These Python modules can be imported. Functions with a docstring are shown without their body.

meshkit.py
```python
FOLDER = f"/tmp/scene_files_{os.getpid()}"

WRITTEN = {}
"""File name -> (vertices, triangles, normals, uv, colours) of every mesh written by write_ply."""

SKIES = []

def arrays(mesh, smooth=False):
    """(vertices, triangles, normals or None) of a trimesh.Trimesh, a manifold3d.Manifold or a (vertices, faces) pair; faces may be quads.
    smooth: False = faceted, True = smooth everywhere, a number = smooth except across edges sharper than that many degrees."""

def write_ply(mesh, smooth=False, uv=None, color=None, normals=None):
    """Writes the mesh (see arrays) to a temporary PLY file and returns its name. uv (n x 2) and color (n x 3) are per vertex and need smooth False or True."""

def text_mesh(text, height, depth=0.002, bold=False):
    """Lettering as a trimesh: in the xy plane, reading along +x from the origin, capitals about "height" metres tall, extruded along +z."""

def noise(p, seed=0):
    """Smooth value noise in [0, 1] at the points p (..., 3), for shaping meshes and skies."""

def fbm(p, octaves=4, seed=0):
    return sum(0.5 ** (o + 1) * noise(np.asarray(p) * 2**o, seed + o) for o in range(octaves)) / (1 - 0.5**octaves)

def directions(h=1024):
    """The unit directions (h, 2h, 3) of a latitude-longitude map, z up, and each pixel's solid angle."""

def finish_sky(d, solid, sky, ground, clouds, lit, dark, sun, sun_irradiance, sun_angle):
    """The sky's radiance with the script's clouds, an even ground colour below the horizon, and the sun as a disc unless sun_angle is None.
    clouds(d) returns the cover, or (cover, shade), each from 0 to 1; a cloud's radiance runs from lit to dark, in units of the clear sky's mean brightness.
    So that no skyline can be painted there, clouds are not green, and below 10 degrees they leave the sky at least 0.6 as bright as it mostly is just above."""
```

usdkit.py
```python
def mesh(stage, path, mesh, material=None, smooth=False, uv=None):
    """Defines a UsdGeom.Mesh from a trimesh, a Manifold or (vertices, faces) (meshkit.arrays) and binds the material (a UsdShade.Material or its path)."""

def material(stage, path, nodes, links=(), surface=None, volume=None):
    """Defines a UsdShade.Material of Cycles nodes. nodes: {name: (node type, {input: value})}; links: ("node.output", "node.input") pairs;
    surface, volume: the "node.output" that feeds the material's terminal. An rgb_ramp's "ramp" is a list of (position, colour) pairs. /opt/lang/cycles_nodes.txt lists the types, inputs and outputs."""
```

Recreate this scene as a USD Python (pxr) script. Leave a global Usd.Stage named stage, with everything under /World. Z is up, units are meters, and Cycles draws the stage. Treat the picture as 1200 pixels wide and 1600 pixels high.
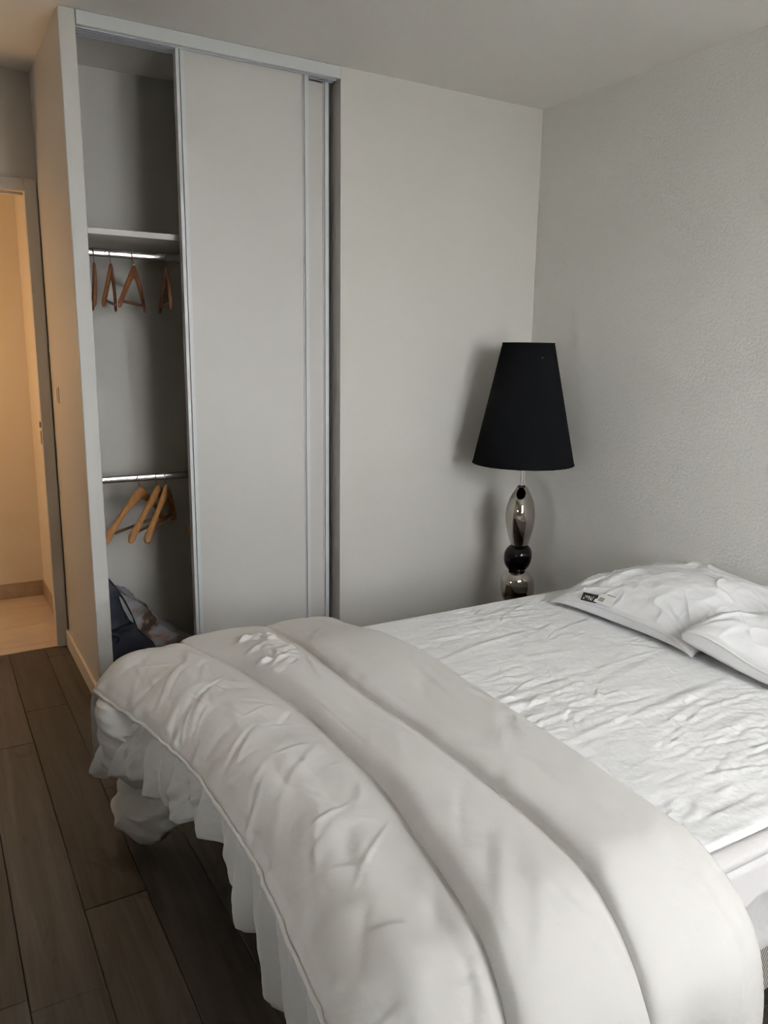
import math
import numpy as np, trimesh, usdkit, meshkit
from pxr import Usd, UsdGeom, UsdLux, Gf, Sdf
from meshkit import noise, fbm
from shapely.geometry import Polygon
from scipy.interpolate import PchipInterpolator, CubicSpline

stage = Usd.Stage.CreateInMemory()
UsdGeom.SetStageUpAxis(stage, 'Z')
UsdGeom.SetStageMetersPerUnit(stage, 1.0)
WORLD = UsdGeom.Xform.Define(stage, '/World').GetPrim()
stage.SetDefaultPrim(WORLD)
UsdGeom.Scope.Define(stage, '/World/Looks')

# ---------------------------------------------------------------- camera
F_PX, YAW, PITCH, ROLL = 1221.85, 0.5323, 0.2017, 0.0135
EYE = (-2.6158, -3.0334, 1.3870)
fw = np.array([math.sin(YAW) * math.cos(PITCH), math.cos(YAW) * math.cos(PITCH), -math.sin(PITCH)])
rt = np.array([math.cos(YAW), -math.sin(YAW), 0.0]); up = np.cross(rt, fw)
r2 = math.cos(ROLL) * rt + math.sin(ROLL) * up
u2 = -math.sin(ROLL) * rt + math.cos(ROLL) * up
cam = UsdGeom.Camera.Define(stage, '/World/camera')
cam.AddTransformOp().Set(Gf.Matrix4d(*r2, 0, *u2, 0, *(-fw), 0, *EYE, 1))
cam.CreateHorizontalApertureAttr(36.0)
cam.CreateVerticalApertureAttr(48.0)
cam.CreateFocalLengthAttr(36.0 * F_PX / 1200)
cam.CreateClippingRangeAttr(Gf.Vec2f(0.02, 200))
cam.CreateExposureAttr(0.0)

# ---------------------------------------------------------------- daylight: an overcast sky seen through the window behind the camera
dome = UsdLux.DomeLight.Define(stage, '/World/sky')
dome.CreateIntensityAttr(7.3)
dome.CreateColorAttr(Gf.Vec3f(1.0, 0.982, 1.0))
HALL_POWER = 30.0

WIN = (-1.80, -0.66, 0.80, 2.28)      # window opening in the wall behind the camera: x0, x1, z0, z1
FRONT = -3.80                          # inner face of that wall
H = 2.5
LEFT = -3.75

# ---------------------------------------------------------------- helpers
used = {}
def numbered(parent, name):
    k = (parent, name); n = used.get(k, 0); used[k] = n + 1
    return name if n == 0 else f'{name}_{n:03d}'

def path_of(parent):
    return '/World' if parent is None else str(parent.GetPath())

def meta(p, label=None, cat=None, group=None, kind=None):
    for k, v in (('label', label), ('category', cat), ('group', group), ('kind', kind)):
        if v: p.SetCustomDataByKey(k, v)
    return p

def obj(name, mesh, mat, parent=None, smooth=35, label=None, cat=None, group=None, kind=None):
    pp = path_of(parent)
    m = usdkit.mesh(stage, f'{pp}/{numbered(pp, name)}', mesh, mat, smooth)
    return meta(m.GetPrim(), label, cat, group, kind)

def thing(name, label=None, cat=None, loc=(0, 0, 0), rotz=0.0, group=None, kind=None):
    x = UsdGeom.Xform.Define(stage, '/World/' + numbered('/World', name))
    x.AddTranslateOp().Set(Gf.Vec3d(*map(float, loc)))
    if rotz: x.AddRotateZOp().Set(math.degrees(rotz))
    return meta(x.GetPrim(), label, cat, group, kind)

def dup(src, name, label, cat, loc, rotz, group):
    x = UsdGeom.Xform.Define(stage, '/World/' + numbered('/World', name))
    x.GetPrim().GetReferences().AddInternalReference(src.GetPath())
    x.ClearXformOpOrder()
    x.AddTranslateOp(opSuffix='here').Set(Gf.Vec3d(*map(float, loc)))
    x.AddRotateZOp(opSuffix='here').Set(math.degrees(rotz))
    x.GetPrim().SetInstanceable(True)
    return meta(x.GetPrim(), label, cat, group)

def struct(name, mesh, mat, smooth=35):
    return obj(name, mesh, mat, None, smooth, kind='structure')

cat_ = trimesh.util.concatenate
def box(x0, x1, y0, y1, z0, z1):
    m = trimesh.creation.box([x1 - x0, y1 - y0, z1 - z0]); m.apply_translation([(x0 + x1) / 2, (y0 + y1) / 2, (z0 + z1) / 2]); return m

def cbox(x0, x1, y0, y1, z0, z1, c=0.002):
    """a box with chamfered edges"""
    P = []
    for sx in (0, 1):
        for sy in (0, 1):
            for sz in (0, 1):
                p = np.array([x1 if sx else x0, y1 if sy else y0, z1 if sz else z0], float)
                d = np.array([-c if sx else c, -c if sy else c, -c if sz else c])
                for k in range(3):
                    e = d.copy(); e[k] = 0; P.append(p + e)
    return trimesh.convex.convex_hull(np.array(P))

def tube(pts, rad, sides=10, closed=False):
    p = np.asarray(pts, float); n = len(p)
    rad = np.broadcast_to(rad, (n,))
    t = np.gradient(p, axis=0)
    if closed: t = np.roll(p, -1, 0) - np.roll(p, 1, 0)
    t /= np.linalg.norm(t, axis=1, keepdims=True) + 1e-12
    a = np.zeros_like(p)
    ref = np.array([0, 0, 1.0]) if abs(t[0, 2]) < .9 else np.array([1.0, 0, 0])
    for i in range(n):
        v = ref - t[i] * (ref @ t[i]); v /= np.linalg.norm(v) + 1e-12; a[i] = v; ref = v
    b = np.cross(t, a); an = np.arange(sides) * 2 * np.pi / sides
    V = (p[:, None] + rad[:, None, None] * (np.cos(an)[None, :, None] * a[:, None] + np.sin(an)[None, :, None] * b[:, None])).reshape(-1, 3)
    Fs = []
    for i in range(n if closed else n - 1):
        j = (i + 1) % n
        for s in range(sides):
            s2 = (s + 1) % sides
            Fs += [[i * sides + s, i * sides + s2, j * sides + s2], [i * sides + s, j * sides + s2, j * sides + s]]
    if not closed:
        V = np.vstack([V, p[0], p[-1]])
        for s in range(sides):
            s2 = (s + 1) % sides
            Fs += [[n * sides, s2, s], [n * sides + 1, (n - 1) * sides + s, (n - 1) * sides + s2]]
    m = trimesh.Trimesh(V, Fs, process=False); m.fix_normals(); return m

def grid_faces(n, m, flip=False, wrap=False):
    i, j = np.meshgrid(np.arange(n - 1), np.arange(m if wrap else m - 1), indexing='ij')
    j2 = (j + 1) % m
    q = np.stack([i * m + j, i * m + j2, (i + 1) * m + j2, (i + 1) * m + j], -1).reshape(-1, 4)
    if flip: q = q[:, ::-1]
    return np.vstack([q[:, [0, 1, 2]], q[:, [0, 2, 3]]])

def sheet(P, flip=False):
    """a grid of points (n, m, 3) as a mesh"""
    n, m, _ = P.shape
    return trimesh.Trimesh(P.reshape(-1, 3), grid_faces(n, m, flip), process=False)

def lathe(prof, n=48):
    m = trimesh.creation.revolve(np.asarray(prof, float), sections=n); return m

def smoothstep(a, b, x):
    t = np.clip((x - a) / (b - a), 0, 1); return t * t * (3 - 2 * t)

def grid_normals(P):
    du = np.gradient(P, axis=0); dv = np.gradient(P, axis=1)
    n = np.cross(du, dv); return n / (np.linalg.norm(n, axis=2, keepdims=True) + 1e-12)

def spline(pts, n, k=3):
    from scipy.interpolate import splprep, splev
    p = np.asarray(pts, float)
    tck, _ = splprep(p.T, s=0, k=k)
    return np.stack(splev(np.linspace(0, 1, n), tck), -1)

def ridged(p, seed=0):
    return 1 - np.abs(2 * noise(p, seed) - 1)

# ---------------------------------------------------------------- materials
LK = '/World/Looks/'
def plain(name, color, rough=0.6, metallic=0.0, spec=0.5, bump=None, var=None, sheen=0.0, coat=0.0):
    """bump: (scale, detail, distance) of a noise relief; var: (scale, amount) of a faint tone variation"""
    nodes = {'p': ('principled_bsdf', dict(base_color=color, roughness=rough, metallic=metallic, specular_ior_level=spec, sheen_weight=sheen, coat_weight=coat)),
             'g': ('texture_coordinate', {})}
    links = []
    if bump:
        nodes['n'] = ('noise_texture', dict(scale=bump[0], detail=bump[1], roughness=0.55))
        nodes['b'] = ('bump', dict(distance=bump[2], strength=1.0))
        links += [('g.object', 'n.vector'), ('n.fac', 'b.height'), ('b.normal', 'p.normal')]
    if var:
        nodes['vn'] = ('noise_texture', dict(scale=var[0], detail=3.0))
        lo = tuple(c * (1 - var[1]) for c in color); hi = tuple(min(1, c * (1 + var[1])) for c in color)
        nodes['vr'] = ('rgb_ramp', {'ramp': [(0.3, lo), (0.7, hi)]})
        links += [('g.object', 'vn.vector'), ('vn.fac', 'vr.fac'), ('vr.color', 'p.base_color')]
    return usdkit.material(stage, LK + name, nodes, links, surface='p.BSDF')

M = {}
M['paint'] = plain('wall_paint', (0.665, 0.65, 0.61), 0.75, spec=0.25, bump=(160, 3, 0.0006))
M['rough_paint'] = plain('roughcast_paint', (0.745, 0.735, 0.695), 0.7, spec=0.3, bump=(85, 3.0, 0.0030))
M['ceiling'] = plain('ceiling_paint', (0.935, 0.92, 0.885), 0.8, spec=0.2, bump=(220, 2, 0.0008))
M['post_paint'] = plain('satin_paint', (0.655, 0.65, 0.63), 0.5, spec=0.35, bump=(60, 2, 0.0004))
M['hall_paint'] = plain('hall_paint', (0.80, 0.76, 0.69), 0.75, bump=(180, 2, 0.0006))
M['trim'] = plain('trim_paint', (0.74, 0.72, 0.67), 0.45)
M['skirting'] = plain('skirting_paint', (0.80, 0.74, 0.64), 0.4)
M['melamine'] = plain('white_melamine', (0.625, 0.612, 0.59), 0.42, spec=0.35)
M['closet'] = plain('closet_lining', (0.60, 0.585, 0.55), 0.7, spec=0.3)
M['alu_white'] = plain('lacquered_aluminium', (0.66, 0.68, 0.685), 0.35, spec=0.5)
M['alu_grey'] = plain('grey_aluminium', (0.50, 0.54, 0.58), 0.38, metallic=0.35)
M['brush_black'] = plain('brush_strip', (0.05, 0.05, 0.05), 0.8)
M['chrome'] = plain('chrome', (0.80, 0.80, 0.80), 0.24, metallic=1.0)
M['steel_wire'] = plain('hook_steel', (0.42, 0.41, 0.40), 0.32, metallic=1.0)
M['shade'] = plain('black_fabric', (0.0065, 0.0072, 0.0090), 0.9, spec=0.08, bump=(900, 1, 0.0003))
M['shade_in'] = plain('shade_lining', (0.10, 0.10, 0.10), 0.7)
M['smoke_chrome'] = plain('smoked_mirror_glass', (0.52, 0.485, 0.45), 0.03, metallic=1.0)
M['black_glass'] = plain('black_glass', (0.030, 0.030, 0.033), 0.025, metallic=1.0)
M['dark_cap'] = plain('dark_metal', (0.06, 0.055, 0.05), 0.3, metallic=0.7)
M['duvet'] = plain('duvet_cotton', (0.645, 0.635, 0.615), 0.62, spec=0.25, bump=(45, 4, 0.0012), sheen=0.1)
M['duvet_white'] = plain('duvet_lining', (0.70, 0.70, 0.68), 0.7, spec=0.25, bump=(45, 3, 0.0012), sheen=0.1)
M['sheet'] = plain('sheet_cotton', (0.87, 0.88, 0.885), 0.55, spec=0.3, bump=(70, 4, 0.0016), sheen=0.1)
M['pillow'] = plain('pillow_cotton', (0.85, 0.86, 0.875), 0.5, spec=0.3, bump=(55, 4, 0.0010), sheen=0.1)
M['border'] = plain('mattress_border', (0.63, 0.62, 0.62), 0.65, bump=(80, 3, 0.001))
M['tag_black'] = plain('black_label', (0.012, 0.012, 0.013), 0.5)
M['tag_white'] = plain('white_label', (0.80, 0.80, 0.78), 0.5)
M['tag_grey'] = plain('grey_print', (0.35, 0.35, 0.34), 0.6)
M['navy'] = plain('navy_nylon', (0.022, 0.030, 0.048), 0.55, bump=(90, 3, 0.002), var=(9, 0.35))
M['navy_edge'] = plain('black_binding', (0.008, 0.008, 0.010), 0.6)
M['grey_cloth'] = plain('grey_lining', (0.30, 0.31, 0.34), 0.7, bump=(70, 3, 0.003))
M['plastic_white'] = plain('switch_plastic', (0.72, 0.70, 0.65), 0.4)
M['steel'] = plain('strike_steel', (0.45, 0.43, 0.40), 0.35, metallic=1.0)
M['leg_black'] = plain('leg_wood', (0.04, 0.035, 0.03), 0.5)

def wood_mat(name, dark, light, rough, axis_scale, bands=9.0, bump=0.0):
    nodes = {'t': ('texture_coordinate', {}), 'm': ('mapping', dict(scale=axis_scale)),
             'n': ('noise_texture', dict(scale=bands, detail=6.0, roughness=0.62, distortion=0.35)),
             'o': ('object_info', {}),
             'r': ('rgb_ramp', {'ramp': [(0.25, dark), (0.75, light)]}),
             'p': ('principled_bsdf', dict(roughness=rough, specular_ior_level=0.35))}
    links = [('t.object', 'm.vector'), ('m.vector', 'n.vector'), ('n.fac', 'r.fac'), ('r.color', 'p.base_color')]
    if bump:
        nodes['b'] = ('bump', dict(distance=bump)); links += [('n.fac', 'b.height'), ('b.normal', 'p.normal')]
    return usdkit.material(stage, LK + name, nodes, links, surface='p.BSDF')
M['hanger_red'] = wood_mat('reddish_hanger_wood', (0.20, 0.075, 0.035), (0.33, 0.135, 0.062), 0.4, (30, 30, 6), 2.0)
M['hanger_oak'] = wood_mat('honey_hanger_wood', (0.34, 0.155, 0.055), (0.52, 0.26, 0.10), 0.36, (25, 25, 6), 2.0)
M['bar_wood'] = wood_mat('hanger_bar_wood', (0.16, 0.075, 0.04), (0.24, 0.12, 0.065), 0.45, (20, 20, 20), 2.0)

# laminate boards: the grain runs along y, with dark knots; four tones
def plank_mat(i, tone):
    d = tuple(c * tone for c in (0.031, 0.027, 0.0235)); l = tuple(c * tone for c in (0.110, 0.098, 0.085))
    nodes = {'t': ('texture_coordinate', {}), 'm': ('mapping', dict(scale=(30, 1.6, 1), location=(i * 3.1, i * 7.7, 0))),
             'n': ('noise_texture', dict(scale=1.0, detail=8.0, roughness=0.66, distortion=0.6)),
             'm2': ('mapping', dict(scale=(9, 3.2, 1), location=(i * 1.7, i * 2.9, 0))),
             'k': ('noise_texture', dict(scale=1.0, detail=3.0, roughness=0.5, distortion=1.2)),
             'kr': ('rgb_ramp', {'ramp': [(0.24, (0.35, 0.35, 0.35)), (0.40, (1, 1, 1))]}),
             'r': ('rgb_ramp', {'ramp': [(0.22, d), (0.78, l)]}),
             'x': ('mix_color', dict(blend_type='multiply', fac=1.0)),
             'b': ('bump', dict(distance=0.0012, strength=0.7)),
             'p': ('principled_bsdf', dict(roughness=0.48, specular_ior_level=0.4))}
    links = [('t.object', 'm.vector'), ('m.vector', 'n.vector'), ('n.fac', 'r.fac'), ('t.object', 'm2.vector'), ('m2.vector', 'k.vector'), ('k.fac', 'kr.fac'),
             ('r.color', 'x.a'), ('kr.color', 'x.b'), ('x.result', 'p.base_color'), ('n.fac', 'b.height'), ('b.normal', 'p.normal')]
    return usdkit.material(stage, LK + f'laminate_board_{i}', nodes, links, surface='p.BSDF')
PL = [plank_mat(i, t) for i, t in enumerate((0.85, 1.0, 1.12, 1.3))]
M['joint'] = plain('joint_dark', (0.012, 0.010, 0.009), 0.8)
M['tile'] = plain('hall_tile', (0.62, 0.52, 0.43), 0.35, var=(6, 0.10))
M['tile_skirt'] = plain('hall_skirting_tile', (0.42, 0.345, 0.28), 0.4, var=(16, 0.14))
M['grout'] = plain('tile_grout', (0.16, 0.12, 0.09), 0.85)

# pinstriped box-spring ticking: diagonal fine stripes
M['ticking'] = usdkit.material(stage, LK + 'striped_ticking', {
    't': ('texture_coordinate', {}), 'm': ('mapping', dict(rotation=(0, math.radians(27), 0))),
    'w': ('wave_texture', dict(scale=72.0, wave_type='bands', bands_direction='x', profile='sine', distortion=0.0, detail=0.0)),
    'r': ('rgb_ramp', {'ramp': [(0.30, (0.10, 0.085, 0.075)), (0.62, (0.62, 0.59, 0.56))]}),
    'p': ('principled_bsdf', dict(roughness=0.7))},
    [('t.object', 'm.vector'), ('m.vector', 'w.vector'), ('w.fac', 'r.fac'), ('r.color', 'p.base_color')], surface='p.BSDF')
# printed cloth in the closet: pale with brown and pink folds of print
M['print_cloth'] = usdkit.material(stage, LK + 'printed_cloth', {
    't': ('texture_coordinate', {}), 'm': ('mapping', dict(scale=(7, 7, 11), rotation=(0.3, 0.9, 0.4))),
    'n': ('noise_texture', dict(scale=1.0, detail=2.0, roughness=0.45, distortion=0.9)),
    'r': ('rgb_ramp', {'ramp': [(0.30, (0.060, 0.040, 0.030)), (0.40, (0.11, 0.075, 0.055)), (0.445, (0.36, 0.22, 0.18)), (0.49, (0.30, 0.285, 0.29)), (0.62, (0.36, 0.36, 0.40))]}),
    'p': ('principled_bsdf', dict(roughness=0.75))},
    [('t.object', 'm.vector'), ('m.vector', 'n.vector'), ('n.fac', 'r.fac'), ('r.color', 'p.base_color')], surface='p.BSDF')
M['pane'] = usdkit.material(stage, LK + 'window_glass', {
    'f': ('fresnel', dict(IOR=1.45)), 't': ('transparent_bsdf', dict(color=(0.97, 0.98, 0.97))), 'g': ('glossy_bsdf', dict(roughness=0.0, color=(1, 1, 1))),
    'x': ('mix_closure', {})}, [('f.fac', 'x.fac'), ('t.BSDF', 'x.closure1'), ('g.BSDF', 'x.closure2')], surface='x.closure')
M['lamp_glass'] = usdkit.material(stage, LK + 'hall_lamp_glass', {'p': ('principled_bsdf', dict(base_color=(0.9, 0.85, 0.75), roughness=0.4, emission_color=(1.0, 0.56, 0.24), emission_strength=HALL_POWER))}, [], surface='p.BSDF')
M['outside'] = plain('outside_paving', (0.60, 0.59, 0.56), 0.8)
M['balcony'] = plain('balcony_paint', (0.78, 0.77, 0.74), 0.7)

# ================================================================ the room
XP1, XP2, XW, DW = -2.112, -2.0568, -1.0565, 0.762      # partition's two faces, wardrobe's right end, door wall
CB = 0.55                                             # back of the closet
struct('ceiling', box(LEFT - .2, 0.2, FRONT - .2, 2.2, H, H + .12), M['ceiling'])
struct('wall_back', box(XW, 0.2, 0.0, CB, 0, H), M['paint'])
struct('wall_right', box(0.0, 0.2, FRONT - .2, 0.0, 0, H), M['rough_paint'])
LW = (-2.50, -1.85, 1.15, 2.05)       # a smaller second window in the left wall: y0, y1, z0, z1
struct('wall_left', cat_([box(LEFT - .15, LEFT, FRONT - .2, LW[0], 0, H), box(LEFT - .15, LEFT, LW[1], DW + .08, 0, H),
                          box(LEFT - .15, LEFT, LW[0], LW[1], 0, LW[2]), box(LEFT - .15, LEFT, LW[0], LW[1], LW[3], H)]), M['paint'])
struct('wall_closet_back', box(XP2, XW, CB, CB + .1, 0, H), M['closet'])
# the partition beside the wardrobe: its narrow front edge is the pale post of the photograph
struct('wall_partition', cbox(XP1, XP2, 0.0, DW, 0, H, .003), M['post_paint'])
x0, x1, z0, z1 = WIN
struct('wall_front', cat_([box(LEFT - .15, x0, FRONT - .22, FRONT, 0, H), box(x1, 0.2, FRONT - .22, FRONT, 0, H),
                           box(x0, x1, FRONT - .22, FRONT, 0, z0), box(x0, x1, FRONT - .22, FRONT, z1, H)]), M['paint'])
# wall with the doorway, flush behind the partition
DX0, DX1, DZ = -2.98, -2.166, 2.030
struct('wall_entry', cat_([box(DX1 + .018, XP1 + .02, DW, DW + .05, 0, H), box(DX0, DX1 + .018, DW, DW + .05, DZ + .018, H),
                           box(LEFT, DX0, DW, DW + .05, 0, H)]), M['paint'])
# skirting boards
def skirting(name, x0, x1, y0, y1):
    b = cbox(x0, x1, y0, y1, 0, .082, .004)
    struct(name, b, M['skirting'])
skirting('baseboard_partition', XP1 - .014, XP1, 0.0, DW)
skirting('baseboard_back', XW + .01, -.014, -.014, 0.0)
skirting('baseboard_right', -.014, 0.0, FRONT, 0.0)
skirting('baseboard_left', LEFT, LEFT + .014, FRONT, DW)
skirting('baseboard_front', LEFT, 0.0, FRONT, FRONT + .014)

# door frame of the hall doorway
dr = thing('door_1', kind='structure')
obj('casing', cbox(DX1, DX1 + .050, DW - .014, DW + .002, 0, DZ + .05, .003), M['trim'], dr)
obj('casing', cbox(DX0 - .05, DX1 - .0005, DW - .014, DW + .002, DZ, DZ + .05, .003), M['trim'], dr)
obj('casing', cbox(DX0 - .05, DX0, DW - .014, DW + .002, 0, DZ - .0005, .003), M['trim'], dr)
obj('jamb', cbox(DX1, DX1 + .02, DW, DW + .05, 0, DZ), M['trim'], dr)
obj('jamb', cat_([cbox(DX0 - .02, DX0, DW, DW + .10, 0, DZ), cbox(DX0, DX0 + .012, DW + .045, DW + .10, 0, DZ)]), M['trim'], dr)
obj('head_jamb', cat_([cbox(DX0, DX1, DW, DW + .05, DZ, DZ + .02), cbox(DX0, DX1, DW + .03, DW + .05, DZ - .010, DZ)]), M['trim'], dr)
obj('strike_plate', cat_([cbox(DX1 - .003, DX1 + .001, DW + .004, DW + .03, .96, 1.02, .001), cbox(DX1 - .006, DX1 + .001, DW - .002, DW + .018, 1.035, 1.062, .002)]), M['steel'], dr)

# window behind the camera: two casements
wn = thing('window_1', kind='structure')
fy = FRONT - .10
fr = [cbox(x0, x0 + .045, fy - .05, fy + .02, z0, z1), cbox(x1 - .045, x1, fy - .05, fy + .02, z0, z1), cbox(x0 + .045, x1 - .045, fy - .05, fy + .02, z0, z0 + .05), cbox(x0 + .045, x1 - .045, fy - .05, fy + .02, z1 - .05, z1)]
obj('window_frame', cat_(fr), M['trim'], wn)
mx = (x0 + x1) / 2
for a, b in ((x0 + .045, mx - .002), (mx + .002, x1 - .045)):
    s = [cbox(a, a + .04, fy - .03, fy + .03, z0 + .05, z1 - .05), cbox(b - .04, b, fy - .03, fy + .03, z0 + .05, z1 - .05), cbox(a + .04, b - .04, fy - .03, fy + .03, z0 + .05, z0 + .10), cbox(a + .04, b - .04, fy - .03, fy + .03, z1 - .10, z1 - .05)]
    c = obj('casement', cat_(s), M['trim'], wn)
    obj('pane', box(a + .035, b - .035, fy - .004, fy + .004, z0 + .095, z1 - .095), M['pane'], c, smooth=False)
obj('window_sill', cbox(x0 - .03, x1 + .03, FRONT - .08, FRONT + .03, z0 - .025, z0 + .001, .004), M['trim'], wn)

w2 = thing('window_2', kind='structure')
ya_, yb_, za_, zb_ = LW; xf_ = LEFT - .09
obj('window_frame', cat_([cbox(xf_ - .03, xf_ + .03, ya_, ya_ + .05, za_, zb_), cbox(xf_ - .03, xf_ + .03, yb_ - .05, yb_, za_, zb_), cbox(xf_ - .03, xf_ + .03, ya_ + .05, yb_ - .05, za_, za_ + .05), cbox(xf_ - .03, xf_ + .03, ya_ + .05, yb_ - .05, zb_ - .05, zb_)]), M['trim'], w2)
obj('roller_shutter', cat_([box(xf_ - .075, xf_ - .060, ya_, yb_, za_ + .36 + .045 * i, za_ + .36 + .045 * i + .0445) for i in range(12)]), M['melamine'], w2)
obj('pane', box(xf_ - .004, xf_ + .004, ya_ + .045, yb_ - .045, za_ + .045, zb_ - .045), M['pane'], w2, smooth=False)

# laminate floor: boards with open joints on a dark underlay
fl = thing('floor', kind='structure')
obj('underlay', box(LEFT - .1, 0.1, FRONT - .1, DW + .004, -.06, -.006), M['joint'], fl)
rng = np.random.default_rng(5)
PW, GAP = 0.1555, 0.0008
cols = np.arange(-10, 17)
fixed = {0: -1.17, -1: -0.18, 1: -0.62, -2: -1.40}
k = 0
for c in cols:
    xa = -2.378 + c * PW; xb = xa + PW
    if xa < LEFT - .02 or xa > -.01: 
        if xb < LEFT or xa > 0: continue
    L = 1.26
    first = fixed.get(int(c), rng.uniform(-1.5, 0.0))
    ys = [first + L * j for j in range(-4, 5)]
    for ya, yb in zip(ys[:-1], ys[1:]):
        ya, yb = max(ya, FRONT - .05), min(yb, DW)
        if yb - ya < .03: continue
        b = cbox(max(xa, LEFT - .05) + GAP, min(xb, 0.05) - GAP, ya + GAP, yb - GAP, -.008, 0.0, .0016)
        obj('plank', b, PL[int(rng.integers(0, 4))], fl, smooth=False); k += 1

# hallway beyond the doorway
HY = 1.66
struct('wall_hall_back', box(LEFT, XP1 + .2, HY, HY + .1, 0, H), M['hall_paint'])
struct('wall_hall_right', box(XP1 + .006, XP1 + .15, DW + .05, HY, 0, H), M['hall_paint'])
struct('wall_hall_left', box(LEFT - .15, LEFT, DW + .08, HY + .1, 0, H), M['hall_paint'])
hf = thing('floor_hall', kind='structure')
obj('grout_bed', box(LEFT - .1, XP1 + .1, DW + .004, HY + .05, -.06, -.003), M['grout'], hf)
ty = [DW + .005, .845, 1.143, 1.45, HY + .02]
tx = [XP1 + .03 - .0]
xs_t = [XP1 + .02, -2.44, -2.75, -3.06, -3.37, -3.68, LEFT - .05]
for ya, yb in zip(ty[:-1], ty[1:]):
    for xb, xa in zip(xs_t[:-1], xs_t[1:]):
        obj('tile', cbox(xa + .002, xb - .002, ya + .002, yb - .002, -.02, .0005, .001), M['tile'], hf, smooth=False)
bh = thing('baseboard_hall', kind='structure')
for xb, xa in zip([XP1 + .006, -2.44, -2.75, -3.06, -3.37, LEFT][:-1], [XP1 + .006, -2.44, -2.75, -3.06, -3.37, LEFT][1:]):
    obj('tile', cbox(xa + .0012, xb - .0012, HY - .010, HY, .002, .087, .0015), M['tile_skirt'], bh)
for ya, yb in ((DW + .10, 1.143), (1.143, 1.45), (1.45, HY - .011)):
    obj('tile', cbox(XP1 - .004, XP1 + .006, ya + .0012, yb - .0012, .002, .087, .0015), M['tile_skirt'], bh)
hl = thing('globe_lamp', 'round glowing globe lamp on a slim stand in the hallway beyond the doorway', 'lamp', (-2.98, 1.00, 0))
obj('base', lathe([(0, .0006), (.12, .0006), (.115, .014), (.02, .022), (0, .022)], 36), M['trim'], hl)
obj('stand', tube([(0, 0, .02), (0, 0, 1.26)], .009, 12), M['trim'], hl)
obj('glass_globe', trimesh.creation.icosphere(3, .10).apply_translation([0, 0, 1.35]), M['lamp_glass'], hl, smooth=True)

# paving outside, well below the window
struct('outside_ground', box(-60, 40, -80, 30, -3.6, -3.5), M['outside'])
# the balcony floor outside
struct('balcony_floor', cbox(-4.5, 1.5, FRONT - 1.6, FRONT - .22, -.20, -.05, .01), M['balcony'])

# light switch on the partition, seen edge-on
sw = thing('light_switch', 'small cream light switch plate on the side of the closet partition near the doorway', 'light switch', (XP1, .575, 1.19))
obj('plate', cbox(-.006, 0, -.036, .036, -.036, .036, .003), M['hall_paint'], sw)
obj('rocker', cbox(-.009, -.006, -.024, .024, -.028, .028, .0015), M['hall_paint'], sw)

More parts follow.
